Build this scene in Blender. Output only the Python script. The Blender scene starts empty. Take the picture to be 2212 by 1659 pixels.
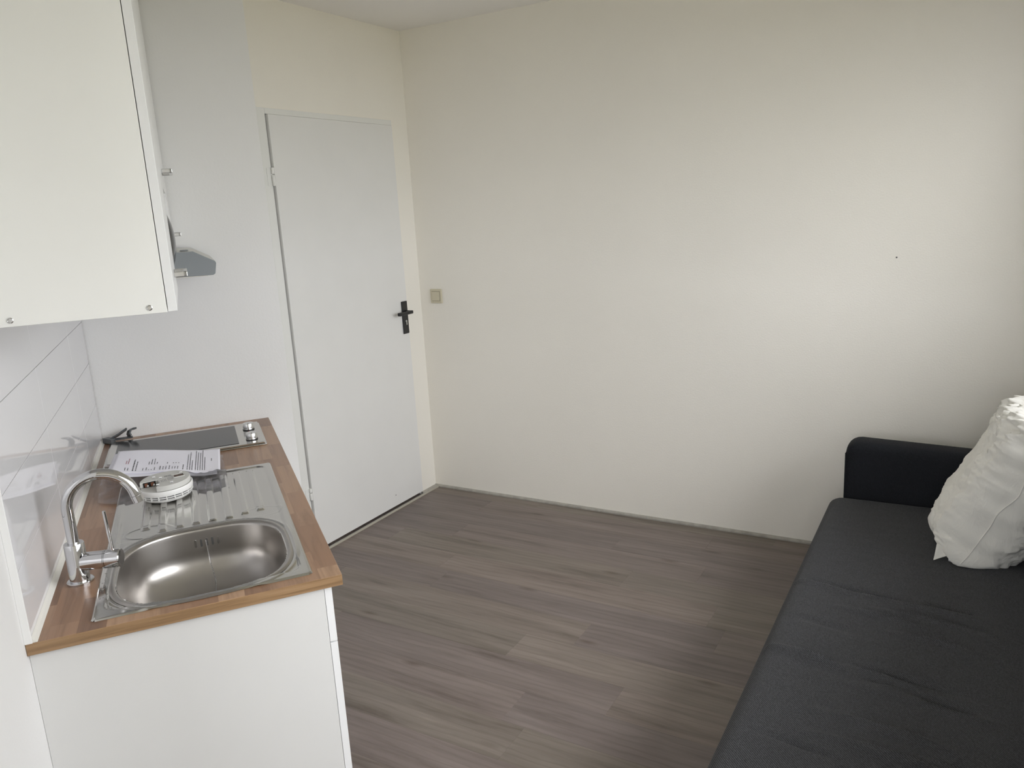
import bpy, bmesh, math, random
from mathutils import Vector, Matrix, noise
random.seed(7)
S = bpy.context.scene
COL = S.collection
R = math.radians
# ------------------------------------------------------------------ camera
cam = bpy.data.cameras.new('camera'); cam.sensor_width = 36.0
cam.lens = 36.0 * 1696.64 / 2212
cam.clip_start = 0.01
co = bpy.data.objects.new('camera', cam); COL.objects.link(co)
def cam_matrix(loc, yaw, pitch, roll):
    y, p, r = R(yaw), R(pitch), R(roll)
    fw = Vector((math.sin(y)*math.cos(p), math.cos(y)*math.cos(p), math.sin(p)))
    rt = Vector((math.cos(y), -math.sin(y), 0)); up = rt.cross(fw)
    r2 = rt*math.cos(r) + up*math.sin(r); u2 = -rt*math.sin(r) + up*math.cos(r)
    m = Matrix((( r2.x, u2.x, -fw.x, loc[0]), (r2.y, u2.y, -fw.y, loc[1]), (r2.z, u2.z, -fw.z, loc[2]), (0, 0, 0, 1)))
    return m
co.matrix_world = cam_matrix((2.76063, -3.67369, 1.63923), -30.66537, -12.70197, -3.29259)
S.camera = co
# ------------------------------------------------------------------ world, exposure
W = bpy.data.worlds.new('overcast_sky'); S.world = W; W.use_nodes = True
nt = W.node_tree; nt.nodes.clear()
wo = nt.nodes.new('ShaderNodeOutputWorld'); bg = nt.nodes.new('ShaderNodeBackground')
tc = nt.nodes.new('ShaderNodeTexCoord'); sx = nt.nodes.new('ShaderNodeSeparateXYZ')
cr = nt.nodes.new('ShaderNodeValToRGB')
cr.color_ramp.elements[0].position = 0.0; cr.color_ramp.elements[0].color = (0.42, 0.43, 0.44, 1)
cr.color_ramp.elements[1].position = 1.0; cr.color_ramp.elements[1].color = (1.0, 1.0, 1.02, 1)
nt.links.new(tc.outputs['Generated'], sx.inputs[0]); nt.links.new(sx.outputs['Z'], cr.inputs[0])
nt.links.new(cr.outputs[0], bg.inputs[0]); bg.inputs[1].default_value = 11.0
nt.links.new(bg.outputs[0], wo.inputs[0])
S.view_settings.view_transform = 'Standard'; S.view_settings.look = 'None'
S.view_settings.gamma = 1; S.view_settings.use_curve_mapping = False
S.view_settings.exposure = 0.17
S.cycles.max_bounces = 12; S.cycles.diffuse_bounces = 8; S.cycles.glossy_bounces = 6
S.cycles.transparent_max_bounces = 12; S.cycles.sample_clamp_indirect = 8
S.cycles.use_denoising = True
# daylight portals in the two window openings (they guide sampling only, add no light)
WX = 3.30; WY0, WY1, WZ0, WZ1 = -3.25, -0.32, 1.0, 2.28
YB = -5.15; VX0, VX1 = 1.98, 3.22           # unseen window behind the camera, added to light the back wall
def portal(loc, rot, sx_, sy_):
    pl = bpy.data.lights.new('window_portal', 'AREA'); pl.shape = 'RECTANGLE'
    pl.size = sx_; pl.size_y = sy_; pl.cycles.is_portal = True
    po = bpy.data.objects.new('window_portal', pl); COL.objects.link(po); po.location = loc; po.rotation_euler = rot
portal((WX+0.001, (WY0+WY1)/2, (WZ0+WZ1)/2), (0, R(90), 0), WZ1-WZ0, WY1-WY0)
portal(((VX0+VX1)/2, YB-0.001, (WZ0+WZ1)/2), (R(90), 0, 0), VX1-VX0, WZ1-WZ0)

# ------------------------------------------------------------------ materials
def new_mat(name):
    m = bpy.data.materials.new(name); m.use_nodes = True
    return m, m.node_tree, m.node_tree.nodes['Principled BSDF']
def N(nt, t, **kw):
    n = nt.nodes.new(t)
    for k, v in kw.items():
        if hasattr(n, k): setattr(n, k, v)
        else: n.inputs[k].default_value = v
    return n
def coords(nt, scale=(1, 1, 1), kind='Object', rand=False):
    t = N(nt, 'ShaderNodeTexCoord'); src = t.outputs[kind]
    if rand:
        oi = N(nt, 'ShaderNodeObjectInfo'); mu = N(nt, 'ShaderNodeMath', operation='MULTIPLY')
        nt.links.new(oi.outputs['Random'], mu.inputs[0]); mu.inputs[1].default_value = 57.0
        ad = N(nt, 'ShaderNodeVectorMath', operation='ADD')
        nt.links.new(src, ad.inputs[0]); nt.links.new(mu.outputs[0], ad.inputs[1]); src = ad.outputs[0]
    mp = N(nt, 'ShaderNodeMapping'); mp.inputs['Scale'].default_value = scale
    nt.links.new(src, mp.inputs['Vector']); return mp.outputs[0]
def add_bump(nt, b, height, strength, dist=0.01):
    bu = N(nt, 'ShaderNodeBump'); bu.inputs['Strength'].default_value = strength; bu.inputs['Distance'].default_value = dist
    nt.links.new(height, bu.inputs['Height']); nt.links.new(bu.outputs[0], b.inputs['Normal']); return bu
def ramp(nt, fac, stops):
    c = N(nt, 'ShaderNodeValToRGB'); e = c.color_ramp.elements
    while len(e) < len(stops): e.new(0.5)
    for i, (p, col) in enumerate(stops): e[i].position = p; e[i].color = (*col, 1)
    nt.links.new(fac, c.inputs[0]); return c.outputs[0]
def plain(name, col, rough=0.5, metal=0.0, spec=0.5, bump=None, var=0.0, vscale=3.0, emit=None):
    m, nt, b = new_mat(name)
    b.inputs['Base Color'].default_value = (*col, 1); b.inputs['Roughness'].default_value = rough
    b.inputs['Metallic'].default_value = metal; b.inputs['Specular IOR Level'].default_value = spec
    if var:
        n = N(nt, 'ShaderNodeTexNoise'); n.inputs['Scale'].default_value = vscale; n.inputs['Detail'].default_value = 4
        nt.links.new(coords(nt), n.inputs['Vector'])
        lo = tuple(c*(1-var) for c in col); hi = tuple(min(1, c*(1+var)) for c in col)
        nt.links.new(ramp(nt, n.outputs[0], [(0.3, lo), (0.7, hi)]), b.inputs['Base Color'])
    if bump:
        sc, st = bump
        n = N(nt, 'ShaderNodeTexNoise'); n.inputs['Scale'].default_value = sc; n.inputs['Detail'].default_value = 3
        nt.links.new(coords(nt), n.inputs['Vector']); add_bump(nt, b, n.outputs[0], st, 0.002)
    return m
M = {}
M['wall'] = plain('wall_paint', (0.875, 0.85, 0.79), 0.85, bump=(160, 0.35), var=0.015, vscale=1.5)
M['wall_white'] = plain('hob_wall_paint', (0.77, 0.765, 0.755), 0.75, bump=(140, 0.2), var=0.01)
M['ceiling'] = plain('ceiling_paint', (0.90, 0.885, 0.87), 0.9, bump=(90, 0.3))
M['door'] = plain('door_paint', (0.79, 0.79, 0.78), 0.42, bump=(40, 0.05), var=0.012, vscale=5)
M['frame'] = plain('frame_paint', (0.80, 0.805, 0.785), 0.45)
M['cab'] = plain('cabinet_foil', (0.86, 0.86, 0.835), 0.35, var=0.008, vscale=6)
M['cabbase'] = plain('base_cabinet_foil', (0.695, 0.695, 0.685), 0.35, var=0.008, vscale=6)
M['cabfront'] = plain('cabinet_front_lacquer', (0.82, 0.825, 0.83), 0.3)
M['dark'] = plain('dark_gap', (0.012, 0.011, 0.010), 0.9)
M['black'] = plain('black_metal', (0.016, 0.016, 0.017), 0.42)
M['trim'] = plain('grey_trim', (0.36, 0.345, 0.31), 0.5, var=0.15, vscale=30)
M['trimlight'] = plain('pale_trim_edge', (0.42, 0.395, 0.33), 0.45)
M['chrome'] = plain('chrome', (0.62, 0.62, 0.63), 0.04, 1.0)
M['satin'] = plain('satin_metal', (0.66, 0.66, 0.66), 0.22, 1.0)
M['cream'] = plain('cream_plastic', (0.62, 0.575, 0.44), 0.4)
M['whiteplastic'] = plain('white_plastic', (0.82, 0.82, 0.81), 0.4)
M['greyplastic'] = plain('pale_grey_plastic', (0.60, 0.60, 0.575), 0.45)
M['ink'] = plain('grey_ink', (0.09, 0.09, 0.10), 0.7)
M['inkred'] = plain('red_ink', (0.30, 0.05, 0.08), 0.7)
M['label'] = plain('label_print', (0.36, 0.36, 0.36), 0.6)
M['strap'] = plain('dark_grey_plastic', (0.075, 0.08, 0.085), 0.38)
M['red'] = plain('red_lens', (0.32, 0.01, 0.015), 0.25)
M['ceram'] = plain('hob_glass', (0.040, 0.042, 0.045), 0.16, spec=0.4)
M['hoodgrey'] = plain('hood_silver_paint', (0.235, 0.255, 0.27), 0.42)
M['hoodlight'] = plain('hood_light_face', (0.60, 0.60, 0.57), 0.4)
M['darkglass'] = plain('dark_glass', (0.01, 0.014, 0.02), 0.05)
M['seal'] = plain('white_sealant', (0.78, 0.77, 0.72), 0.45, bump=(60, 0.4))
M['pcb'] = plain('circuit_board', (0.10, 0.06, 0.04), 0.5, var=0.9, vscale=260)
M['tile'] = plain('white_gloss_tile', (0.74, 0.735, 0.75), 0.035, spec=0.62, bump=(5, 0.02))
M['grout'] = plain('tile_grout', (0.42, 0.41, 0.40), 0.9)

def steel():
    m, nt, b = new_mat('satin_stainless_steel')
    b.inputs['Metallic'].default_value = 1; b.inputs['Base Color'].default_value = (0.47, 0.45, 0.43, 1); b.inputs['Roughness'].default_value = 0.30
    return m
def steel_plate():
    m = plain('polished_stainless_steel', (0.56, 0.55, 0.525), 0.14, 1.0, bump=(7, 0.02)); return m
M['steel'] = steel(); M['steelplate'] = steel_plate()

def wood_floor():
    m, nt, b = new_mat('grey_oak_laminate')
    v = coords(nt, (0.8, 9, 9), rand=True)
    n1 = N(nt, 'ShaderNodeTexNoise'); n1.inputs['Scale'].default_value = 1.9; n1.inputs['Detail'].default_value = 8; n1.inputs['Roughness'].default_value = 0.62; n1.inputs['Distortion'].default_value = 0.35
    nt.links.new(v, n1.inputs['Vector'])
    v2 = coords(nt, (3.0, 150, 150), rand=True)
    n2 = N(nt, 'ShaderNodeTexNoise'); n2.inputs['Scale'].default_value = 2.0; n2.inputs['Detail'].default_value = 4
    nt.links.new(v2, n2.inputs['Vector'])
    v3 = coords(nt, (1.3, 7, 7), rand=True)
    wv = N(nt, 'ShaderNodeTexWave', wave_type='RINGS'); wv.inputs['Scale'].default_value = 2.2; wv.inputs['Distortion'].default_value = 6; wv.inputs['Detail'].default_value = 3; wv.inputs['Detail Scale'].default_value = 1.2
    nt.links.new(v3, wv.inputs['Vector'])
    base = ramp(nt, n1.outputs[0], [(0.27, (0.118, 0.094, 0.083)), (0.43, (0.186, 0.156, 0.143)), (0.60, (0.222, 0.188, 0.174)), (0.80, (0.272, 0.236, 0.216))])
    mx = N(nt, 'ShaderNodeMixRGB', blend_type='MULTIPLY'); mx.inputs[0].default_value = 0.35
    nt.links.new(base, mx.inputs[1]); nt.links.new(ramp(nt, n2.outputs[0], [(0.3, (0.72, 0.71, 0.70)), (0.62, (1, 1, 1))]), mx.inputs[2])
    mx2 = N(nt, 'ShaderNodeMixRGB', blend_type='MULTIPLY'); mx2.inputs[0].default_value = 0.34
    nt.links.new(mx.outputs[0], mx2.inputs[1]); nt.links.new(ramp(nt, wv.outputs[0], [(0.0, (0.70, 0.66, 0.60)), (0.35, (1, 1, 1))]), mx2.inputs[2])
    # small knots
    vo = N(nt, 'ShaderNodeTexVoronoi'); vo.inputs['Scale'].default_value = 1.0
    nt.links.new(coords(nt, (2.2, 7.5, 7.5), rand=True), vo.inputs['Vector'])
    mx4 = N(nt, 'ShaderNodeMixRGB', blend_type='MULTIPLY'); mx4.inputs[0].default_value = 0.75
    nt.links.new(mx2.outputs[0], mx4.inputs[1]); nt.links.new(ramp(nt, vo.outputs['Distance'], [(0.02, (0.50, 0.42, 0.36)), (0.13, (1, 1, 1))]), mx4.inputs[2])
    oi = N(nt, 'ShaderNodeObjectInfo')
    mx3 = N(nt, 'ShaderNodeMixRGB', blend_type='MULTIPLY'); mx3.inputs[0].default_value = 1
    nt.links.new(mx4.outputs[0], mx3.inputs[1])
    nt.links.new(ramp(nt, oi.outputs['Random'], [(0.0, (0.93, 0.92, 0.93)), (0.35, (1.02, 1.0, 0.99)), (0.65, (1.0, 1.02, 0.95)), (1.0, (1.14, 1.11, 1.07))]), mx3.inputs[2])
    nt.links.new(mx3.outputs[0], b.inputs['Base Color'])
    b.inputs['Roughness'].default_value = 0.42; b.inputs['Specular IOR Level'].default_value = 0.35
    add_bump(nt, b, n2.outputs[0], 0.12, 0.001)
    return m
M['plank'] = wood_floor()

def worktop_wood(edge=False):
    m, nt, b = new_mat('oak_block_worktop_edge' if edge else 'oak_block_worktop')
    # grain and blocks run along local y (the length of the worktop)
    if not edge:
        t = N(nt, 'ShaderNodeTexCoord'); mp = N(nt, 'ShaderNodeMapping'); mp.inputs['Rotation'].default_value = (0, 0, R(90)); mp.inputs['Location'].default_value = (0.13, 0.017, 0)
        nt.links.new(t.outputs['Object'], mp.inputs['Vector'])
        br = N(nt, 'ShaderNodeTexBrick'); br.offset = 0.37; br.offset_frequency = 2
        br.inputs['Scale'].default_value = 1; br.inputs['Mortar Size'].default_value = 0.0; br.inputs['Brick Width'].default_value = 0.27; br.inputs['Row Height'].default_value = 0.052
        br.inputs['Color1'].default_value = (0, 0, 0, 1); br.inputs['Color2'].default_value = (1, 1, 1, 1)
        nt.links.new(mp.outputs[0], br.inputs['Vector'])
        blk = br.outputs['Color']
    v = coords(nt, (30, 2.2, 30) if not edge else (2.5, 4, 60))
    if not edge:
        ad = N(nt, 'ShaderNodeVectorMath', operation='MULTIPLY_ADD'); ad.inputs[1].default_value = (37, 37, 37)
        nt.links.new(blk, ad.inputs[0]); nt.links.new(v, ad.inputs[2]); v = ad.outputs[0]
    n1 = N(nt, 'ShaderNodeTexNoise'); n1.inputs['Scale'].default_value = 1.6; n1.inputs['Detail'].default_value = 8; n1.inputs['Roughness'].default_value = 0.65; n1.inputs['Distortion'].default_value = 0.8
    nt.links.new(v, n1.inputs['Vector'])
    if edge:
        col = ramp(nt, n1.outputs[0], [(0.3, (0.20, 0.120, 0.062)), (0.5, (0.305, 0.190, 0.100)), (0.7, (0.38, 0.245, 0.138))])
    else:
        tone = ramp(nt, blk, [(0.0, (0.225, 0.125, 0.075)), (0.35, (0.32, 0.185, 0.112)), (0.7, (0.37, 0.225, 0.14)), (1.0, (0.45, 0.285, 0.178))])
        mx = N(nt, 'ShaderNodeMixRGB', blend_type='MULTIPLY'); mx.inputs[0].default_value = 0.8
        nt.links.new(tone, mx.inputs[1]); nt.links.new(ramp(nt, n1.outputs[0], [(0.3, (0.62, 0.58, 0.55)), (0.52, (1, 1, 1)), (0.75, (1.12, 1.1, 1.08))]), mx.inputs[2])
        col = mx.outputs[0]
    nt.links.new(col, b.inputs['Base Color']); b.inputs['Roughness'].default_value = 0.30; b.inputs['Specular IOR Level'].default_value = 0.45
    add_bump(nt, b, n1.outputs[0], 0.06, 0.001)
    return m
M['worktop'] = worktop_wood(); M['worktopedge'] = worktop_wood(True)

def fabric(name, lo, hi, weave=92, st=0.45):
    m, nt, b = new_mat(name)
    v = coords(nt)
    w1 = N(nt, 'ShaderNodeTexWave', wave_type='BANDS', bands_direction='DIAGONAL'); w1.inputs['Scale'].default_value = weave; w1.inputs['Distortion'].default_value = 2.5; w1.inputs['Detail'].default_value = 2; w1.inputs['Detail Scale'].default_value = 3
    nt.links.new(v, w1.inputs['Vector'])
    n = N(nt, 'ShaderNodeTexNoise'); n.inputs['Scale'].default_value = 260; n.inputs['Detail'].default_value = 2
    nt.links.new(v, n.inputs['Vector'])
    mx = N(nt, 'ShaderNodeMath', operation='MULTIPLY'); nt.links.new(w1.outputs[1] if len(w1.outputs) > 1 else w1.outputs[0], mx.inputs[0]); nt.links.new(n.outputs[0], mx.inputs[1])
    nt.links.new(ramp(nt, mx.outputs[0], [(0.05, lo), (0.5, hi)]), b.inputs['Base Color'])
    b.inputs['Roughness'].default_value = 0.95; b.inputs['Specular IOR Level'].default_value = 0.15
    b.inputs['Sheen Weight'].default_value = 0.04; b.inputs['Sheen Roughness'].default_value = 0.4
    add_bump(nt, b, mx.outputs[0], st, 0.001)
    return m
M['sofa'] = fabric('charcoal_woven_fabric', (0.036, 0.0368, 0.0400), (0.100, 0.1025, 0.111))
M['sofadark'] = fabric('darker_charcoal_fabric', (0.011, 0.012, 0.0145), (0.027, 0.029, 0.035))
def cotton():
    m, nt, b = new_mat('white_crumpled_cotton')
    b.inputs['Base Color'].default_value = (0.84, 0.83, 0.79, 1); b.inputs['Roughness'].default_value = 0.9; b.inputs['Specular IOR Level'].default_value = 0.2
    n = N(nt, 'ShaderNodeTexNoise'); n.inputs['Scale'].default_value = 16; n.inputs['Detail'].default_value = 5; n.inputs['Distortion'].default_value = 1.2
    nt.links.new(coords(nt, (1, 1, 0.45)), n.inputs['Vector']); add_bump(nt, b, n.outputs[0], 0.5, 0.012)
    return m
M['cotton'] = cotton()
M['paper'] = plain('white_paper', (0.86, 0.855, 0.93), 0.8, spec=0.2, bump=(8, 0.1))
def film():
    m, nt, b = new_mat('clear_plastic_film'); out = nt.nodes['Material Output']
    g = N(nt, 'ShaderNodeBsdfGlossy'); g.inputs['Roughness'].default_value = 0.16; g.inputs['Color'].default_value = (0.9, 0.9, 0.95, 1)
    t = N(nt, 'ShaderNodeBsdfTransparent'); t.inputs['Color'].default_value = (0.985, 0.985, 0.99, 1)
    d = N(nt, 'ShaderNodeBsdfTranslucent'); d.inputs['Color'].default_value = (0.95, 0.95, 0.98, 1)
    lw = N(nt, 'ShaderNodeLayerWeight'); lw.inputs['Blend'].default_value = 0.35
    m1 = N(nt, 'ShaderNodeMixShader'); m1.inputs[0].default_value = 0.24
    nt.links.new(t.outputs[0], m1.inputs[1]); nt.links.new(d.outputs[0], m1.inputs[2])
    m2 = N(nt, 'ShaderNodeMixShader'); nt.links.new(lw.outputs['Facing'], m2.inputs[0])
    mm = N(nt, 'ShaderNodeMath', operation='MULTIPLY'); nt.links.new(lw.outputs['Fresnel'], mm.inputs[0]); mm.inputs[1].default_value = 0.8
    nt.links.new(mm.outputs[0], m2.inputs[0])
    nt.links.new(m1.outputs[0], m2.inputs[1]); nt.links.new(g.outputs[0], m2.inputs[2]); nt.links.new(m2.outputs[0], out.inputs[0])
    return m
M['film'] = film()
def water():
    m, nt, b = new_mat('water'); b.inputs['Base Color'].default_value = (0.9, 0.9, 0.9, 1); b.inputs['Roughness'].default_value = 0.02; b.inputs['Transmission Weight'].default_value = 1; b.inputs['IOR'].default_value = 1.33
    return m
M['water'] = water()
def glass():
    m, nt, b = new_mat('window_glass'); out = nt.nodes['Material Output']
    t = N(nt, 'ShaderNodeBsdfTransparent'); g = N(nt, 'ShaderNodeBsdfGlossy'); g.inputs['Roughness'].default_value = 0.0
    fr = N(nt, 'ShaderNodeFresnel'); fr.inputs['IOR'].default_value = 1.3
    mx = N(nt, 'ShaderNodeMixShader'); nt.links.new(fr.outputs[0], mx.inputs[0]); nt.links.new(t.outputs[0], mx.inputs[1]); nt.links.new(g.outputs[0], mx.inputs[2])
    nt.links.new(mx.outputs[0], out.inputs[0]); return m
M['glass'] = glass()

# ------------------------------------------------------------------ mesh helpers
def new_bm(): return bmesh.new()
def box(bm, x0, x1, y0, y1, z0, z1, mi=0):
    vs = [bm.verts.new((x, y, z)) for z in (z0, z1) for y in (y0, y1) for x in (x0, x1)]
    fs = []
    for f in ((0, 2, 3, 1), (4, 5, 7, 6), (0, 1, 5, 4), (2, 6, 7, 3), (0, 4, 6, 2), (1, 3, 7, 5)):
        fc = bm.faces.new([vs[i] for i in f]); fc.material_index = mi; fs.append(fc)
    return vs
def prism(bm, poly, z0, z1):
    lo = [bm.verts.new((x, y, z0)) for x, y in poly]; hi = [bm.verts.new((x, y, z1)) for x, y in poly]
    n = len(poly); bm.faces.new(lo[::-1]); bm.faces.new(hi)
    for i in range(n): bm.faces.new((lo[i], lo[(i+1) % n], hi[(i+1) % n], hi[i]))
def extrude_poly(bm, pts, d):
    """pts: list of Vectors in a plane, extruded by vector d"""
    lo = [bm.verts.new(p) for p in pts]; hi = [bm.verts.new(Vector(p)+Vector(d)) for p in pts]
    n = len(pts); bm.faces.new(lo[::-1]); bm.faces.new(hi)
    for i in range(n): bm.faces.new((lo[i], lo[(i+1) % n], hi[(i+1) % n], hi[i]))
def frame_of(d):
    d = Vector(d).normalized(); a = Vector((0, 0, 1)) if abs(d.z) < 0.9 else Vector((1, 0, 0))
    x = a.cross(d).normalized(); return x, d.cross(x), d
def tube(bm, pts, rad, n=16, cap=True):
    pts = [Vector(p) for p in pts]; rads = rad if isinstance(rad, (list, tuple)) else [rad]*len(pts)
    rings = []; px = None
    for i, p in enumerate(pts):
        d = (pts[min(i+1, len(pts)-1)] - pts[max(i-1, 0)])
        if d.length < 1e-9: d = pts[-1]-pts[0]
        if px is None: x, y, dd = frame_of(d)
        else:
            dd = d.normalized(); x = (px - dd*px.dot(dd)).normalized(); y = dd.cross(x)
        px = x
        rings.append([bm.verts.new(p + (x*math.cos(2*math.pi*k/n) + y*math.sin(2*math.pi*k/n))*rads[i]) for k in range(n)])
    for a, b in zip(rings, rings[1:]):
        for k in range(n): bm.faces.new((a[k], a[(k+1) % n], b[(k+1) % n], b[k]))
    if cap: bm.faces.new(rings[0][::-1]); bm.faces.new(rings[-1])
def lathe(bm, prof, n=48, c=(0, 0, 0), cap=True):
    rings = []
    for r, z in prof:
        if r < 1e-6: rings.append([bm.verts.new((c[0], c[1], c[2]+z))])
        else: rings.append([bm.verts.new((c[0]+r*math.cos(2*math.pi*k/n), c[1]+r*math.sin(2*math.pi*k/n), c[2]+z)) for k in range(n)])
    for a, b in zip(rings, rings[1:]):
        for k in range(n):
            if len(a) == 1 and len(b) == 1: continue
            if len(a) == 1: bm.faces.new((a[0], b[(k+1) % n], b[k]))
            elif len(b) == 1: bm.faces.new((a[k], a[(k+1) % n], b[0]))
            else: bm.faces.new((a[k], a[(k+1) % n], b[(k+1) % n], b[k]))
    if cap:
        if len(rings[0]) > 1: bm.faces.new(rings[0][::-1])
        if len(rings[-1]) > 1: bm.faces.new(rings[-1])
def sheet(bm, fn, nu, nv):
    g = [[bm.verts.new(fn(i/nu, j/nv)) for j in range(nv+1)] for i in range(nu+1)]
    for i in range(nu):
        for j in range(nv): bm.faces.new((g[i][j], g[i+1][j], g[i+1][j+1], g[i][j+1]))
    return g
def obj(name, bm, mats, parent=None, smooth=False, bevel=0.0, seg=2, loc=None, rot=None, kind=None, solid=0.0, angle=35):
    bmesh.ops.recalc_face_normals(bm, faces=bm.faces)
    me = bpy.data.meshes.new(name); bm.to_mesh(me); bm.free()
    for m in (mats if isinstance(mats, (list, tuple)) else [mats]): me.materials.append(m)
    o = bpy.data.objects.new(name, me); COL.objects.link(o)
    if smooth or bevel:
        for p in me.polygons: p.use_smooth = True
        if not (smooth is True and not bevel): pass
        me.set_sharp_from_angle(angle=R(angle))
    if solid:
        s = o.modifiers.new('thickness', 'SOLIDIFY'); s.thickness = solid; s.offset = 0
    if bevel:
        bv = o.modifiers.new('bevel', 'BEVEL'); bv.width = bevel; bv.segments = seg; bv.limit_method = 'ANGLE'; bv.angle_limit = R(40); bv.harden_normals = True
    if parent: o.parent = parent
    if loc: o.location = loc
    if rot: o.rotation_euler = rot
    if kind: o['kind'] = kind
    return o
def tag(o, label, cat, group=None):
    o['label'] = label; o['category'] = cat
    if group: o['group'] = group
    return o
def empty(name, loc, rotz=0.0):
    e = bpy.data.objects.new(name, None); COL.objects.link(e); e.location = loc; e.rotation_euler = (0, 0, rotz); e.empty_display_size = 0.1
    return e
def copy_mesh(o, name=None, parent=None, loc=None):
    c = o.copy(); COL.objects.link(c)
    if name: c.name = name
    c.parent = parent if parent else o.parent
    if loc: c.location = loc
    return c

# ------------------------------------------------------------------ kitchen frame: u along the hob wall, v towards the window, z up
KX, KY, PHI = 0.02818, -2.05511, R(37.4366)
TH = math.pi/2 - PHI
def kw(u, v, z=0.0):
    return Vector((KX + u*math.sin(PHI) + v*math.cos(PHI), KY + u*math.cos(PHI) - v*math.sin(PHI), z))
def kthing(name, u, v, z): return empty(name, kw(u, v, z), TH)      # local x = u, local y = -v
def kobj(name, bm, mats, u, v, z, **k):
    o = obj(name, bm, mats, **k); o.location = kw(u, v, z); o.rotation_euler = (0, 0, TH); return o
def kbox(bm, u0, u1, v0, v1, z0, z1, mi=0): return box(bm, u0, u1, -v1, -v0, z0, z1, mi)

H = 2.597; HC = 0.8836; UE = 0.694
E_ = kw(UE, 0)                                   # outer corner of the hob wall
RET = (0.0, -1.22)
VEND = 2.35                                      # the kitchen wall ends here, behind the picture
KE = kw(0, VEND)

# ------------------------------------------------------------------ structure
def struct(name, bm, mats, **k):
    o = obj(name, bm, mats, **k); o['kind'] = 'structure'; return o
bm = new_bm(); box(bm, -0.25, WX+0.3, -5.4, 0.15, -0.16, -0.0095)
floor = struct('floor', bm, plain('underlay', (0.05, 0.045, 0.04), 0.9))
bm = new_bm(); box(bm, -0.25, WX+0.3, -5.4, 0.15, H, H+0.15); struct('ceiling', bm, M['ceiling'])
bm = new_bm(); box(bm, -0.12, WX+0.28, 0.0, 0.14, -0.0, H); wall_back = struct('wall_back', bm, M['wall'])
bm = new_bm(); lathe(bm, [(0.0035, 0), (0.0035, 0.001), (0.0, 0.0018)], 10)
obj('nail_hole', bm, M['ink'], parent=wall_back, loc=(2.485, -0.0002, 1.3425), rot=(R(90), 0, 0))
# door wall, with its opening
YL, YR, YF, ZL, ZF = -1.0343, -0.1535, -1.0845, 2.10, 2.128
bm = new_bm()
box(bm, -0.12, 0, YR+0.012, 0.0, 0, H); box(bm, -0.12, 0, YF, YR+0.012, ZF, H); box(bm, -0.12, 0, -1.42, YF, 0, H)
struct('wall_left', bm, M['wall'])
# hob wall (end wall of the kitchen corner) with the return to the door wall
th = 0.10
bm = new_bm(); a, b = kw(-0.15, 0), kw(UE, 0); c, d = kw(UE-0.02, -th), kw(-0.15, -th)
prism(bm, [(a.x, a.y), (b.x, b.y), (c.x, c.y), (d.x, d.y)], 0, H); struct('wall_hob', bm, M['wall_white'])
bm = new_bm(); b2 = kw(UE-0.02, -0.004); n_ = Vector((RET[0]-b2.x, RET[1]-b2.y)); n_.normalize(); pp = Vector((n_.y, -n_.x))*-0.08
e0 = kw(UE-0.0005, -0.001)
prism(bm, [(e0.x, e0.y), (RET[0], RET[1]), (RET[0]+pp.x, RET[1]+pp.y), (kw(UE-0.02, -0.05).x, kw(UE-0.02, -0.05).y)], 0, H); struct('wall_return', bm, M['wall_white'])
# kitchen wall
bm = new_bm(); a, b = kw(0, 0), kw(0, VEND); c, d = kw(-0.15, VEND+0.09), kw(-0.15, 0)
prism(bm, [(a.x, a.y), (b.x, b.y), (c.x, c.y), (d.x, d.y)], 0, H)
wall_k = struct('wall_kitchen', bm, M['wall_white'])
# window wall
bm = new_bm(); T = 0.11
box(bm, WX, WX+T, -5.4, 0.0, 0, WZ0); box(bm, WX, WX+T, -5.4, 0.0, WZ1, H)
box(bm, WX, WX+T, -5.4, WY0, WZ0, WZ1); box(bm, WX, WX+T, WY1, 0.0, WZ0, WZ1)
struct('wall_window', bm, M['wall'])
win = empty('window_1', (WX+0.07, (WY0+WY1)/2, WZ0)); win['kind'] = 'structure'
hw = (WY1-WY0)/2; hz = WZ1-WZ0
bm = new_bm()
box(bm, -0.03, 0.03, -hw, hw, 0, 0.06); box(bm, -0.03, 0.03, -hw, hw, hz-0.06, hz); box(bm, -0.03, 0.03, -hw, -hw+0.06, 0.06, hz-0.06); box(bm, -0.03, 0.03, hw-0.06, hw, 0.06, hz-0.06)
obj('window_frame', bm, M['frame'], parent=win, bevel=0.003)
for k in (0,):
    bm = new_bm(); yc = 0; box(bm, -0.03, 0.03, yc-0.035, yc+0.035, 0.06, hz-0.06); obj('mullion', bm, M['frame'], parent=win, bevel=0.003)
for k in (-1, 1):
    bm = new_bm(); yc = k*hw/2; w_ = hw/2-0.03; box(bm, -0.003, 0.003, yc-w_, yc+w_, 0.055, hz-0.055); obj('pane', bm, M['glass'], parent=win)
bm = new_bm(); box(bm, WX-0.03, WX+0.035, WY0-0.04, WY1+0.04, WZ0-0.0, WZ0+0.02); sill = obj('trim_3', bm, M['frame'], bevel=0.004); sill['kind'] = 'structure'
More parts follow.
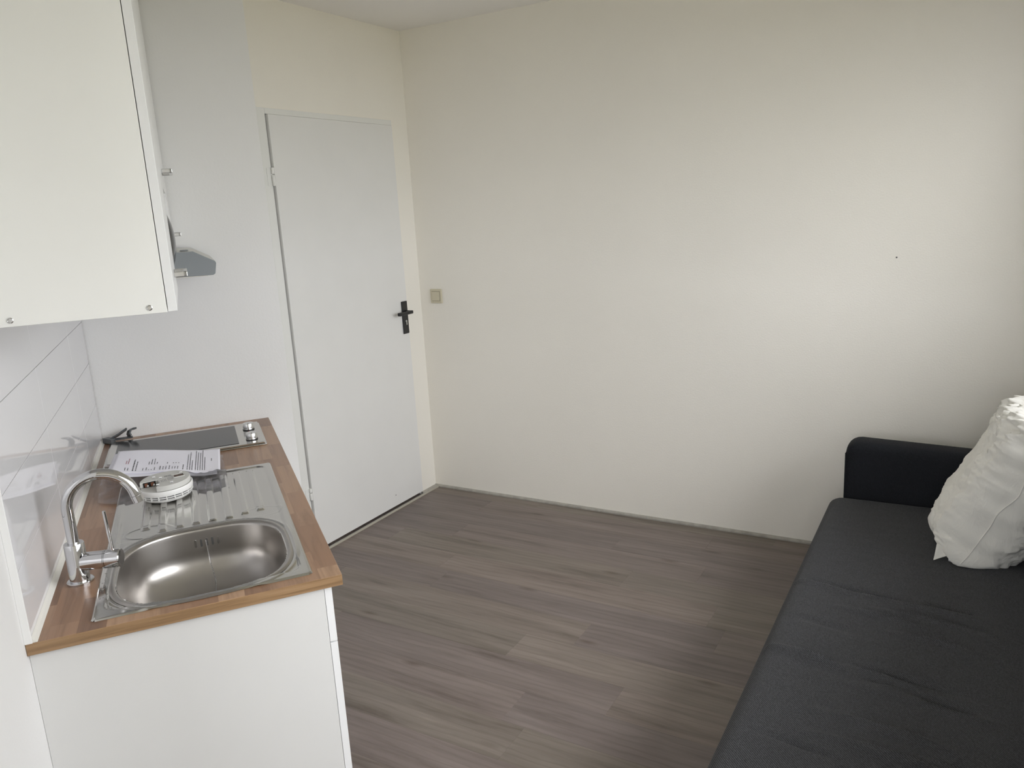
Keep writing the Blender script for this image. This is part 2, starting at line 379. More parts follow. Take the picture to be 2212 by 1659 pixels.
# wall behind the camera with the added fill window, and the short wall that leads to it
bm = new_bm(); box(bm, KE.x-0.12, KE.x, YB, KE.y, 0, H); struct('wall_side', bm, M['wall'])
bm = new_bm(); box(bm, KE.x-0.12, WX, YB-T, YB, 0, WZ0); box(bm, KE.x-0.12, WX, YB-T, YB, WZ1, H)
box(bm, KE.x-0.12, VX0, YB-T, YB, WZ0, WZ1); box(bm, VX1, WX, YB-T, YB, WZ0, WZ1)
struct('wall_front', bm, M['wall'])
fill_win = empty('fill_window', ((VX0+VX1)/2, YB-0.07, WZ0)); fill_win['kind'] = 'structure'; hx = (VX1-VX0)/2
bm = new_bm()
box(bm, -hx, hx, -0.03, 0.03, 0, 0.06); box(bm, -hx, hx, -0.03, 0.03, hz-0.06, hz); box(bm, -hx, -hx+0.06, -0.03, 0.03, 0.06, hz-0.06); box(bm, hx-0.06, hx, -0.03, 0.03, 0.06, hz-0.06)
obj('window_frame', bm, M['frame'], parent=fill_win, bevel=0.003)
bm = new_bm(); box(bm, -hx+0.055, hx-0.055, -0.003, 0.003, 0.055, hz-0.055); obj('pane', bm, M['glass'], parent=fill_win)
# ground outside, some floors below
bm = new_bm(); box(bm, -90, 90, -90, 90, -8.2, -8.0); struct('ground', bm, plain('lawn_and_paving', (0.11, 0.105, 0.06), 0.95, var=0.25, vscale=0.08))
# planks, each one a piece of the floor
PW = 0.168; edges0 = -0.593; rows = {}
known = {-0.761: 0.665, -0.593: 1.515, -1.433: 1.812, -1.601: 1.515, -1.769: 1.604, -1.097: 0.25, -0.089: 1.745}
def floor_poly_inside(x, y):
    # in front of the kitchen wall and the hob wall (with a margin)
    p = Vector((x-KX, y-KY)); u = p.x*math.sin(PHI)+p.y*math.cos(PHI)
    return u > -0.25
PL = 1.285
mesh_cache = {}
def plank_mesh(L, dz):
    key = (round(L, 3))
    if key in mesh_cache: return mesh_cache[key]
    bm = new_bm(); g = 0.00012; c = 0.00035; x0, x1, y0, y1 = -L/2+g, L/2-g, -PW/2+g, PW/2-g
    lo = [bm.verts.new(p) for p in ((x0, y0, -0.009), (x1, y0, -0.009), (x1, y1, -0.009), (x0, y1, -0.009))]
    mi = [bm.verts.new(p) for p in ((x0, y0, -c*0.7), (x1, y0, -c*0.7), (x1, y1, -c*0.7), (x0, y1, -c*0.7))]
    hi = [bm.verts.new(p) for p in ((x0+c, y0+c, 0), (x1-c, y0+c, 0), (x1-c, y1-c, 0), (x0+c, y1-c, 0))]
    bm.faces.new(hi)
    for a, b in ((lo, mi), (mi, hi)):
        for i in range(4): bm.faces.new((a[i], a[(i+1) % 4], b[(i+1) % 4], b[i]))
    bmesh.ops.recalc_face_normals(bm, faces=bm.faces)
    me = bpy.data.meshes.new('plank'); bm.to_mesh(me); bm.free(); me.materials.append(M['plank']); mesh_cache[key] = me; return me
rr = random.Random(3)
top = edges0
while top < 0.1: top += PW
offs = [0.31, 0.74, 1.12, 0.05, 0.52, 0.93]; ri = 0
while top > -5.15:
    bot = top - PW; yc = (top+bot)/2
    j = next((v for k, v in known.items() if abs(k-top) < 0.01), offs[ri % 6]); ri += 1
    x = j
    while x > -0.1: x -= PL
    while x < WX+0.1:
        a, b = max(x, -0.1), min(x+PL, WX+0.12)
        if b-a > 0.02 and (floor_poly_inside(b, top) or floor_poly_inside(b, bot)) and top > -5.25 and bot < 0.06:
            dz = rr.uniform(-0.0002, 0.0)
            o = bpy.data.objects.new('plank', plank_mesh(b-a, dz)); COL.objects.link(o); o.parent = floor; o.location = ((a+b)/2, yc, dz)
        x += PL
    top = bot
# skirting strips
def strip(name, pts, w, h, nrm, mats, light=False):
    bm = new_bm(); a, b = Vector(pts[0]), Vector(pts[1]); n = Vector(nrm)
    prof = [(0, 0), (w, 0), (w, h*0.45), (w*0.75, h*0.8), (w*0.4, h), (0, h)]
    A = [bm.verts.new((a.x+n.x*q, a.y+n.y*q, z)) for q, z in prof]; B = [bm.verts.new((b.x+n.x*q, b.y+n.y*q, z)) for q, z in prof]
    bm.faces.new(A); bm.faces.new(B[::-1])
    for i in range(len(prof)): bm.faces.new((A[i], A[(i+1) % len(prof)], B[(i+1) % len(prof)], B[i]))
    o = obj(name, bm, mats); o['kind'] = 'structure'; return o
strip('baseboard_back', [(0, 0), (WX, 0)], 0.014, 0.014, (0, -1), M['trim'])
strip('baseboard_left', [(0.0195, -1.2), (0.0195, -0.014)], 0.0085, 0.009, (1, 0), M['trim'])
strip('trim_4', [(0.0281, -1.2), (0.0281, -0.016)], 0.004, 0.0085, (1, 0), M['trimlight'])
strip('trim_5', [(0.0, -0.150), (0.0, -0.014)], 0.0194, 0.012, (1, 0), M['trim'])
# ------------------------------------------------------------------ door
door = empty('door_1', (0, (YL+YR)/2, 0)); door['kind'] = 'structure'
yc = (YL+YR)/2
bm = new_bm()   # frame: left jamb, head, thin right rebate
box(bm, -0.11, 0.006, YF-yc, YL-yc-0.004, 0, ZF); box(bm, -0.11, 0.006, YL-yc-0.004, YR-yc+0.012, ZL+0.0018, ZF)
box(bm, -0.11, 0.000, YR-yc+0.002, YR-yc+0.012, 0, ZL+0.0018)
obj('door_frame', bm, M['frame'], parent=door, bevel=0.002)
bm = new_bm(); box(bm, 0.0, 0.010, YF-yc-0.012, YF-yc-0.001, 0.0, ZF+0.004); obj('door_frame_bead', bm, M['frame'], parent=door, bevel=0.003)
bm = new_bm(); box(bm, -0.105, -0.022, YL-yc-0.003, YR-yc+0.003, 0.0, ZL+0.003); obj('painted_gap_shade', bm, M['dark'], parent=door)  # black block behind the leaf, stands in for the shade in the gap
bm = new_bm(); box(bm, -0.018, 0.017, YL-yc+0.0035, YR-yc, 0.021, ZL); leaf = obj('door_leaf', bm, M['door'], parent=door, bevel=0.002)
bm = new_bm(); lathe(bm, [(0.003, 0), (0.003, 0.0008), (0, 0.0012)], 8)
obj('scuff_mark', bm, M['ink'], parent=leaf, loc=(0.0171, -0.405-yc, 0.085), rot=(0, R(90), 0))
def hinge(z0, z1):
    bm = new_bm(); box(bm, 0.0062, 0.0085, YL-yc-0.034, YL-yc-0.002, z0, z1)
    h = obj('hinge', bm, M['frame'], parent=door, bevel=0.0008)
    zs = z0+(z1-z0)*0.63
    for a, b in ((z0, zs-0.002), (zs+0.002, z1)):
        bm = new_bm(); lathe(bm, [(0.0055, 0), (0.0065, 0.002), (0.0065, b-a-0.002), (0.0055, b-a)], 16)
        obj('knuckle', bm, M['frame'], parent=h, smooth=True, loc=(0.0165, YL-yc-0.0065, a))
    return h
hinge(1.79, 1.87); hinge(0.285, 0.345)
# handle on a black back plate
hy = -0.1865 - yc
bm = new_bm(); box(bm, 0.0172, 0.025, hy-0.024, hy+0.024, 0.975, 1.158); plate = obj('handle_plate', bm, M['black'], parent=door, bevel=0.003)
bm = new_bm()
tube(bm, [(0.024, hy+0.001, 1.098), (0.062, hy+0.001, 1.098)], 0.0095, 16)
box(bm, 0.055, 0.074, hy-0.110, hy+0.012, 1.0885, 1.1065)
obj('door_lever', bm, M['black'], parent=plate, bevel=0.004, seg=3)
bm = new_bm(); lathe(bm, [(0.0075, 0), (0.0075, 0.003), (0.006, 0.004)], 20, (0, 0, 0)); 
box(bm, -0.003, 0.020, -0.0042, 0.0042, 0, 0.0035)
lk = obj('lock_cylinder', bm, M['satin'], parent=plate, loc=(0.025, hy+0.002, 1.045), rot=(0, R(90), 0))
bm = new_bm(); box(bm, -0.005, 0.005, -0.0009, 0.0009, 0.0040, 0.0046); obj('key_slot', bm, M['dark'], parent=plate, loc=(0.025, hy+0.002, 1.045), rot=(0, R(90), 0))

# ------------------------------------------------------------------ light switch
sw = empty('light_switch', (0.1170, -0.0, 1.125)); tag(sw, 'square cream light switch on the white back wall beside the door', 'switch')
bm = new_bm(); box(bm, -0.038, 0.038, -0.011, -0.0003, 0, 0.080)
obj('switch_frame', bm, M['cream'], parent=sw, bevel=0.0025)
bm = new_bm(); box(bm, -0.0275, 0.0275, -0.0118, -0.0105, 0.0125, 0.0675); obj('switch_gap', bm, plain('switch_shadow_gap', (0.16, 0.14, 0.09), 0.6), parent=sw)
bm = new_bm(); vs = box(bm, -0.026, 0.026, -0.0155, -0.0110, 0.014, 0.066)
obj('rocker', bm, M['cream'], parent=sw, bevel=0.0015)

# ------------------------------------------------------------------ splashback tiles on the kitchen wall
zrows = [(HC+0.0005, 1.0245), (1.0255, 1.1755), (1.1765, 1.3255), (1.3265, 1.4755)]
vcols = [(0.004, 0.3920), (0.3932, 0.9935), (0.9947, 1.5440)]
bm = new_bm(); kbox(bm, 0.0001, 0.0085, 0.004, 1.544, HC, 1.4755)
o = kobj('tile_backing', bm, M['grout'], 0, 0, 0)
o.matrix_world = Matrix.Translation(kw(0, 0, 0)) @ Matrix.Rotation(TH, 4, 'Z'); 
def reparent(o, p):
    o.parent = p
reparent(o, wall_k)
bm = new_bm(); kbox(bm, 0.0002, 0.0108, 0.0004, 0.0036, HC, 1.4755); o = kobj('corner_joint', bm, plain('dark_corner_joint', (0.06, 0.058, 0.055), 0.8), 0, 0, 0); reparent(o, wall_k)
for z0, z1 in zrows:
    for v0, v1 in vcols:
        bm = new_bm(); kbox(bm, 0.0086, 0.0115, -(v1-v0)/2, (v1-v0)/2, 0, z1-z0)
        t = kobj('tile', bm, M['tile'], 0, (v0+v1)/2, z0, bevel=0.0007); reparent(t, wall_k)
bm = new_bm(); kbox(bm, 0.0, 0.0135, 1.5445, 1.5475, HC-0.0, 1.4755); o = kobj('trim_1', bm, M['whiteplastic'], 0, 0, 0, bevel=0.001); o['kind'] = 'structure'
bm = new_bm(); extrude_poly(bm, [Vector((0.0117, -1.544, HC+0.0002)), Vector((0.0215, -1.544, HC+0.0002)), Vector((0.016, -1.544, HC+0.004)), Vector((0.0117, -1.544, HC+0.010))], (0, 1.538, 0))
o = kobj('trim_2', bm, M['seal'], 0, 0, 0); o['kind'] = 'structure'

# ------------------------------------------------------------------ handles for cabinets (bow handle, 128 mm, runs along v)
def bow_handle(parent, u, v_near, z, vertical=False, w=0.128):
    bm = new_bm()
    for v in (v_near, v_near-w):
        kbox(bm, u, u+0.027, v-0.005, v+0.005, z-0.0055, z+0.0055)
    kbox(bm, u+0.019, u+0.028, v_near-w-0.005, v_near+0.005, z-0.0055, z+0.0055)
    return obj('handle', bm, M['satin'], parent=parent, bevel=0.0015)

# ------------------------------------------------------------------ base cabinets
CT = HC - 0.0250
def base_cabinet(v0, v1, label, drawers):
    t = kthing('base_cabinet', 0, v1, 0); tag(t, label, 'cabinet', 'white base cabinets under the worktop')
    L = v1-v0
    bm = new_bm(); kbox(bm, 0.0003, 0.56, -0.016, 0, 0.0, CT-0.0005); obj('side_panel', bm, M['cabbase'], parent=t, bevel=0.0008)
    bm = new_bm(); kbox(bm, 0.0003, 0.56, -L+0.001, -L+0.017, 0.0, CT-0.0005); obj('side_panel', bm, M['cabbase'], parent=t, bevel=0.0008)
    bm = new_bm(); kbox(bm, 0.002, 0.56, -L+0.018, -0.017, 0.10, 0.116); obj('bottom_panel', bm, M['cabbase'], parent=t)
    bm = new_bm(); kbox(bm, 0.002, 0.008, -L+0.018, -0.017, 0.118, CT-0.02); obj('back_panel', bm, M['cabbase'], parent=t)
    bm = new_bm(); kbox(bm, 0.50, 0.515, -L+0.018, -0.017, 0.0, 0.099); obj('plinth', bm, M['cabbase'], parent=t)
    for i, (z0, z1) in enumerate(drawers):
        bm = new_bm(); kbox(bm, 0.5608, 0.5768, -L+0.0015, -0.0005, z0, z1)
        f = obj('cabinet_front', bm, M['cabfront'], parent=t, bevel=0.0008)
        bow_handle(f, 0.577, -L/2+0.064, (z0+z1)/2 if z1-z0 < 0.3 else z1-0.06)
    return t
base_cabinet(0.93, 1.53, 'white base cabinet under the sink, its end panel facing the window', [(0.105, 0.7205), (0.7235, CT-0.003)])
base_cabinet(0.33, 0.928, 'white drawer cabinet under the drainer, between sink cabinet and hob end', [(0.105, 0.40), (0.403, 0.7205), (0.7235, CT-0.003)])
base_cabinet(0.004, 0.328, 'narrow white base cabinet under the hob against the end wall', [(0.105, 0.7205), (0.7235, CT-0.003)])

# ------------------------------------------------------------------ worktop with a cut-out for the sink
SU0, SU1, SV0, SV1 = 0.1085, 0.5435, 0.627, 1.513
WV = 1.5455
bm = new_bm()
us = [0.0004, SU0+0.018, SU1-0.018, 0.60]; vsn = [0.002, 1.075, SV1-0.006, WV]
def top_grid(z, flip):
    g = {}
    for i, u in enumerate(us):
        for j, v in enumerate(vsn): g[i, j] = bm.verts.new((u, -v, z))
    for i in range(3):
        for j in range(3):
            if i == 1 and j == 1: continue
            bm.faces.new((g[i, j], g[i+1, j], g[i+1, j+1], g[i, j+1]))
    return g
gt, gb = top_grid(HC, 0), top_grid(HC-0.0248, 1)
def wallq(a, b): 
    f = bm.faces.new((gt[a], gt[b], gb[b], gb[a])); return f
for i in range(3):
    wallq((i, 0), (i+1, 0)).material_index = 1; wallq((i, 3), (i+1, 3)).material_index = 1
    wallq((0, i), (0, i+1)).material_index = 1; wallq((3, i), (3, i+1)).material_index = 1
wallq((1, 1), (2, 1)); wallq((1, 2), (2, 2)); wallq((1, 1), (1, 2)); wallq((2, 1), (2, 2))
wt = kobj('worktop', bm, [M['worktop'], M['worktopedge']], 0, 0, 0, bevel=0.0012)
tag(wt, 'oak block patterned worktop carrying the steel sink and the hob', 'worktop')

# ------------------------------------------------------------------ sink
sink = kthing('sink', 0, 0, HC); tag(sink, 'stainless steel inset sink with ribbed drainer in the oak worktop', 'sink')
BC, BA, BB, BN = (0.325, 1.302), 0.184, 0.200, 2.9
def sup(u, v):  # superellipse level, 1 on the bowl edge
    return (abs((u-BC[0])/BA)**BN + abs((v-BC[1])/BB)**BN)**(1/BN)
def rrect(u, v, u0, u1, v0, v1, r):
    dx = max(u0+r-u, u-(u1-r), 0); dy = max(v0+r-v, v-(v1-r), 0)
    q = math.hypot(dx, dy) - r
    if dx == 0 and dy == 0: q = -min(u-u0, u1-u, v-v0, v1-v)
    elif dx == 0: q = dy - r
    elif dy == 0: q = dx - r
    return q
def sst(a, b, x):
    t = max(0, min(1, (x-a)/(b-a))); return t*t*(3-2*t)
ribs = [0.192+0.0405*k for k in range(8)]
def far_edge(u):   # far edge of the bowl at this u
    t = min(0.999, abs((u-BC[0])/(BA*1.12))); return BC[1] - BB*1.10*(1-t**BN)**(1/BN)
def plate_h(u, v):
    d = rrect(u, v, SU0, SU1, SV0, SV1, 0.010)
    if d > 0: d = 0
    z = 0.0036*sst(0, 0.0035, -d) + 0.0003
    # sunk field inside the rim
    f = rrect(u, v, SU0+0.021, SU1-0.019, SV0+0.022, SV1-0.028, 0.03)
    z -= 0.0033*sst(0, 0.005, -f)
    # slope of the drainer towards the bowl
    if f < 0 and v < 1.1: z -= 0.0006*sst(0.66, 1.08, v)
    s = sup(u, v)
    # raised ring round the bowl
    z += 0.0020*math.exp(-((s-1.11)/0.022)**2)
    # ribs
    if SV0+0.03 < v < 1.12:
        for k, c in enumerate(ribs):
            end = far_edge(c) - 0.012 - (0.05 if k in (0, 7) else 0.02 if k in (6,) else 0.0)
            w = sst(0.672, 0.684, v)*(1-sst(end-0.014, end, v))
            x = abs(u-c)
            z += 0.0042*w*(1-sst(0.0070, 0.0105, x))
    # shallow corner creases beside the bowl
    for (cu, cv, ru) in ((0.200, 1.055, 0.055), (0.478, 1.06, 0.05)):
        e = abs(math.hypot(u-cu, (v-cv)*1.4) - ru)
        if v < far_edge(u)-0.006 and v > 1.0: z += 0.0008*math.exp(-(e/0.004)**2)
    return z
bm = new_bm(); NU, NV = 176, 330
verts = {}
for i in range(NU+1):
    u = SU0 + (SU1-SU0)*i/NU
    for j in range(NV+1):
        v = SV0 + (SV1-SV0)*j/NV
        if sup(u, v) > 0.985 and rrect(u, v, SU0, SU1, SV0, SV1, 0.010) < 0.0012: verts[i, j] = bm.verts.new((u, -v, plate_h(u, v)))
for i in range(NU):
    for j in range(NV):
        q = [(i, j), (i+1, j), (i+1, j+1), (i, j+1)]
        if all(k in verts for k in q): bm.faces.new([verts[k] for k in q])
obj('drainer_plate', bm, M['steelplate'], parent=sink, smooth=True, angle=80)
# bowl: rings of the superellipse
def ring(sc, z, off=0.0, n=140, pw=BN):
    out = []
    for k in range(n):
        t = 2*math.pi*k/n; c, s = math.cos(t), math.sin(t)
        out.append((BC[0] + (BA*sc+off)*math.copysign(abs(c)**(2/pw), c), -(BC[1] + (BB*sc+off)*math.copysign(abs(s)**(2/pw), s)), z))
    return out
prof = []
for a in range(0, 91, 15): prof.append((1.045 - 0.062*math.sin(R(a)), 0.0035 - 0.0095*(1-math.cos(R(a)))))
prof = [(1.075, 0.0012), (1.055, 0.0032)] + [(1.045-0.060*math.sin(R(a)), 0.0040-0.010*(1-math.cos(R(a)))) for a in range(0, 91, 15)]
DEP = 0.145; FR = 0.085
for k in range(1, 8): prof.append((0.985-0.006*k/7*4, -0.006-(DEP-FR-0.006)*k/7))
s0 = prof[-1][0]; rr_ = FR/BA
for a in range(8, 91, 8): prof.append((s0 - rr_*1.15*(1-math.cos(R(a))), -(DEP-FR) - FR*math.sin(R(a))))
for s in (0.48, 0.34, 0.2, 0.1): prof.append((s, -DEP-0.002*(0.56-s)))
bm = new_bm(); prev = None
for sc, z in prof:
    pw = 2.0 + (BN-2.0)*min(1, sc) if sc > 0.5 else 2.0 + 0.45*sc/0.5
    r_ = [bm.verts.new(p) for p in ring(sc, z, pw=pw)]
    if prev:
        for k in range(len(r_)): bm.faces.new((prev[k], prev[(k+1) % len(r_)], r_[(k+1) % len(r_)], r_[k]))
    prev = r_
bm.faces.new(prev)
bowl = obj('bowl', bm, M['steel'], parent=sink, smooth=True, angle=80)
bm = new_bm(); lathe(bm, [(0.0, 0.0006), (0.018, 0.0006), (0.020, 0.003), (0.035, 0.003), (0.038, 0.0)], 40)
obj('drain', bm, M['chrome'], parent=sink, smooth=True, loc=(BC[0]+0.02, -BC[1]-0.02, -DEP-0.0008))
bm = new_bm(); lathe(bm, [(0.0, 0.010), (0.006, 0.010), (0.008, 0.006), (0.019, 0.004), (0.021, 0.0015)], 32)
obj('plug', bm, M['black'], parent=sink, smooth=True, loc=(BC[0]+0.02, -BC[1]-0.02, -DEP+0.001))
# overflow slots on the far wall
def bowl_wall(u, z):   # v of the far wall
    sc = 0.985 - 0.024*min(1, (-z-0.006)/(DEP-FR-0.006)); t = abs((u-BC[0])/(BA*sc)); return BC[1] - BB*sc*(1-t**BN)**(1/BN)
OU, OZ = 0.333, -0.036
for k in range(5):
    u = OU + (k-2)*0.0135; v = bowl_wall(u, OZ)
    bm = new_bm()
    pts = []
    for a in range(0, 181, 30): pts.append((0.0026*math.cos(R(a)), 0.0075+0.0026*math.sin(R(a))))
    for a in range(180, 361, 30): pts.append((0.0026*math.cos(R(a)), -0.0075+0.0026*math.sin(R(a))))
    extrude_poly(bm, [Vector((u+x, -v-0.0012, OZ+z)) for x, z in pts], (0, 0.004, 0))
    obj('overflow_slot', bm, plain('slot_shadow', (0.07, 0.068, 0.065), 0.5) if k not in (0, 4) else M['satin'], parent=sink)
# ball chain
bm = new_bm(); cu, cv = OU-0.002, bowl_wall(OU, OZ)
chain = []
p0 = Vector((cu, -cv-0.004, OZ+0.006)); p1 = Vector((cu+0.004, -(cv+0.030), -0.085)); p2 = Vector((BC[0]+0.02, -BC[1]-0.016, -DEP+0.012))
for k in range(26): chain.append(p0.lerp(p1, k/26))
for k in range(45):
    t = k/44; q = p1.lerp(p2, t); sagz = p1.z + (p2.z-p1.z)*(1-(1-t)**3.0); chain.append(Vector((q.x+0.004*math.sin(t*7), q.y, max(sagz, -DEP+0.004+0.06*max(0, 0.4-t)**1.2*2))))
for p in chain: bmesh.ops.create_icosphere(bm, subdivisions=1, radius=0.0021, matrix=Matrix.Translation(p))
tube(bm, chain, 0.0005, 5)
obj('plug_chain', bm, M['chrome'], parent=sink, smooth=True)
# water drops (countless small beads)
bm = new_bm(); rd = random.Random(11)
for k in range(70):
    u = rd.uniform(0.17, 0.40); v = rd.uniform(1.22, 1.45); s = sup(u, v)
    if s < 0.6: z = -DEP
    else: continue
    bmesh.ops.create_icosphere(bm, subdivisions=1, radius=rd.uniform(0.0012, 0.0026), matrix=Matrix.Translation((u, -v, z-0.0002)) @ Matrix.Diagonal((1, 1, 0.6, 1)))
for k in range(40):
    u = SU0+0.008+rd.uniform(0, 0.032); v = rd.uniform(1.28, 1.47)
    if sup(u, v) < 1.06: continue
    bmesh.ops.create_icosphere(bm, subdivisions=1, radius=rd.uniform(0.001, 0.0022), matrix=Matrix.Translation((u, -v, plate_h(u, v))) @ Matrix.Diagonal((1, 1, 0.6, 1)))
obj('water_drops', bm, M['water'], parent=sink, smooth=True, kind='stuff')

# ------------------------------------------------------------------ mixer tap
tap = kthing('mixer_tap', 0.0695, 1.292, HC); tag(tap, 'chrome swan neck mixer tap standing on the worktop behind the sink', 'tap')
bm = new_bm(); lathe(bm, [(0.0275, 0.0002), (0.0275, 0.0045), (0.026, 0.006), (0.0, 0.006)], 48); obj('base_flange', bm, M['chrome'], parent=tap, smooth=True)
bm = new_bm(); lathe(bm, [(0.0205, 0.0058), (0.0205, 0.0905), (0.0195, 0.0925), (0.013, 0.0925)], 48); body = obj('tap_body', bm, M['chrome'], parent=tap, smooth=True)
AR = 0.0685; ZC = 0.1695
pts = [(0, 0, 0.088), (0, 0, 0.12), (0, 0, 0.15)] + [(AR-AR*math.cos(R(a)), 0, ZC+AR*math.sin(R(a))) for a in range(0, 173, 6)]
e_ = Vector(pts[-1]); dr = (e_-Vector(pts[-2])).normalized(); pts.append(tuple(e_+dr*0.006))
bm = new_bm(); tube(bm, pts, 0.0118, 28); sp = obj('spout', bm, M['chrome'], parent=tap, smooth=True)
bm = new_bm(); a0 = e_+dr*0.0065; tube(bm, [a0, a0+dr*0.0165], 0.0122, 28); obj('aerator', bm, M['chrome'], parent=sp, smooth=True, bevel=0.0008)
ad = Vector((math.cos(R(14)), -math.sin(R(14)), 0)); ac = Vector((0, 0, 0.047))
bm = new_bm(); tube(bm, [ac+ad*0.012, ac+ad*0.058], 0.0200, 36); obj('side_arm', bm, M['chrome'], parent=tap, smooth=True)
bm = new_bm(); tube(bm, [ac+ad*0.0588, ac+ad*0.061], 0.0205, 36); tube(bm, [ac+ad*0.0618, ac+ad*0.0905, ac+ad*0.0925], [0.0205, 0.0205, 0.0190], 36); cart = obj('mixer_head', bm, M['chrome'], parent=tap, smooth=True)
bm = new_bm(); l0 = ac+ad*0.077+Vector((0, 0, 0.018)); tube(bm, [l0, l0+Vector((-0.004, 0.0015, 0.092)), l0+Vector((-0.0041, 0.0015, 0.0935))], [0.0042, 0.0036, 0.0025], 16); obj('mixer_lever', bm, M['chrome'], parent=cart, smooth=True)

# ------------------------------------------------------------------ hob
hob = kthing('hob', 0.042, 0.078, HC); tag(hob, 'two zone hob of dark glass in a steel tray at the far worktop end', 'hob')
HU, HV = 0.515, 0.320
bm = new_bm(); kbox(bm, 0, HU, 0, HV, 0.0003, 0.004)
kbox(bm, 0.006, HU-0.006, 0.006, HV-0.006, 0.004, 0.0105)
obj('steel_tray', bm, M['steelplate'], parent=hob, bevel=0.0025, seg=3)
bm = new_bm(); kbox(bm, 0.030, 0.425, 0.030, HV-0.028, 0.0106, 0.0118); gl = obj('glass_plate', bm, M['ceram'], parent=hob, bevel=0.001)
for vv in (0.112, 0.258):
    bm = new_bm(); lathe(bm, [(0.0205, 0.0), (0.0205, 0.003), (0.0, 0.003)], 36); kn = obj('knob', bm, M['black'], parent=hob, smooth=True, loc=(0.470, -vv, 0.0106))
    bm = new_bm(); lathe(bm, [(0.0190, 0.003), (0.0190, 0.023), (0.0180, 0.0245), (0.0, 0.0245)], 40); obj('knob_cap', bm, M['satin'], parent=kn, smooth=True)
    bm = new_bm(); box(bm, -0.001, 0.001, -0.017, -0.004, 0.0246, 0.0250); obj('knob_mark', bm, M['ink'], parent=kn)
bm = new_bm(); lathe(bm, [(0.0055, 0), (0.0055, 0.0015), (0.0, 0.0045)], 20); obj('indicator_lamp', bm, M['red'], parent=hob, smooth=True, loc=(0.468, -0.155, 0.0106))

# ------------------------------------------------------------------ dark plastic strap left lying in the corner
st = kthing('plastic_bracket', 0.055, 0.060, HC); tag(st, 'dark grey folded plastic bracket lying on the hob in the wall corner', 'bracket')
def ribbon(path, w, t):
    bm = new_bm()
    P = [Vector(p) for p in path]; Wd = Vector(w)
    rows_ = []
    for i, p in enumerate(P):
        d = (P[min(i+1, len(P)-1)]-P[max(i-1, 0)]).normalized(); n = d.cross(Wd).normalized()*t/2
        rows_.append([bm.verts.new(p+Wd/2+n), bm.verts.new(p+Wd/2-n), bm.verts.new(p-Wd/2-n), bm.verts.new(p-Wd/2+n)])
    for a, b in zip(rows_, rows_[1:]):
        for k in range(4): bm.faces.new((a[k], a[(k+1) % 4], b[(k+1) % 4], b[k]))
    bm.faces.new(rows_[0][::-1]); bm.faces.new(rows_[-1]); return bm
bm = new_bm(); extrude_poly(bm, [Vector(p) for p in ((-0.040, 0.015, 0.0015), (-0.008, -0.024, 0.0015), (0.006, -0.012, 0.0015), (0.003, 0.004, 0.0015), (-0.020, 0.026, 0.0015))], (0, 0, 0.020))
obj('bracket_block', bm, M['strap'], parent=st, bevel=0.003)
obj('bracket_arm', ribbon([(-0.012, 0.004, 0.016), (0.014, 0.012, 0.026), (0.044, 0.022, 0.042)], (0.004, -0.020, 0.012), 0.005), M['strap'], parent=st, bevel=0.001)
obj('bracket_tongue', ribbon([(0.0, -0.004, 0.0150), (0.030, 0.0, 0.0145), (0.062, 0.002, 0.0145)], (0.001, -0.026, 0), 0.003), M['strap'], parent=st, bevel=0.0008)
obj('bracket_hook', ribbon([(0.052, 0.014, 0.016), (0.049, 0.013, 0.026), (0.053, 0.014, 0.036), (0.062, 0.015, 0.041), (0.073, 0.015, 0.041)], (0.012, -0.022, 0.008), 0.006), M['strap'], parent=st, smooth=True, angle=50)

# ------------------------------------------------------------------ plastic bag, papers
def nz(x, y, s, o=0): return noise.noise(Vector((x*s+o, y*s-o*0.7, o*1.3)))
def ridge(x, y, s, o=0): return 1-abs(nz(x, y, s, o))*2
def bag_fn(a, b):
    u = 0.062 + 0.345*a; v = 0.46 + (0.30+0.035*math.sin(a*9)+0.02*a)*b
    z = 0.010 + 0.020*(1-a)*(1-b*0.7) + 0.009*ridge(u, v, 14, 3) + 0.005*ridge(u, v, 34, 9)
    z *= 0.35 + 0.65*(4*b*(1-b))**0.4 if b > 0.5 else 1
    z *= (1-0.75*sst(0.55, 1.0, b))
    uu = u + 0.006*nz(u, v, 20, 5); vv = v + 0.012*nz(u, v, 16, 7)*b
    # stay above plate / hob and below the papers
    lowest = 0.0055
    if vv < 0.405: lowest = 0.0125
    zmax = 0.052 if b > 0.62 else (0.036*(1-a)+0.006)
    return Vector((uu, -vv, max(lowest, min(z+0.004, zmax))))
bm = new_bm(); sheet(bm, bag_fn, 80, 70)
bag = kobj('plastic_bag', bm, M['film'], 0, 0, HC, smooth=True, angle=180)
tag(bag, 'clear crumpled plastic bag between the papers and the drainer', 'bag')
PC = [Vector((0.099, 0.418, 0.055)), Vector((0.402, 0.441, 0.0225)), Vector((0.392, 0.664, 0.011)), Vector((0.086, 0.630, 0.0460))]  # tl, tr, br, bl as (u,v,z)
def paper_at(a, b, dz=0.0, du=0.0, dv=0.0, curl=1.0):
    p = (PC[0]*(1-a)+PC[1]*a)*(1-b) + (PC[3]*(1-a)+PC[2]*a)*b
    z = p.z + dz + curl*(0.004*math.sin(a*5.2+0.5)*(1-b*0.5) + 0.003*math.sin(a*11+b*2)*b*b)
    if p.y+dv < 0.42: z = max(z, 0.0135+dz)
    return Vector((p.x+du, -(p.y+dv), max(z, 0.0065+dz)))
def paper(label, **k):
    bm = new_bm(); sheet(bm, lambda a, b: paper_at(a, b, **k), 40, 24)
    o = kobj('paper_sheet', bm, M['paper'], 0, 0, HC, smooth=True, angle=180, solid=0.0003)
    tag(o, label, 'paper', 'paper sheets on the worktop'); return o
paper('lower white sheet peeping out beneath the printed letter on the plastic bag', dz=0.0, du=-0.010, dv=0.020, curl=1.0)
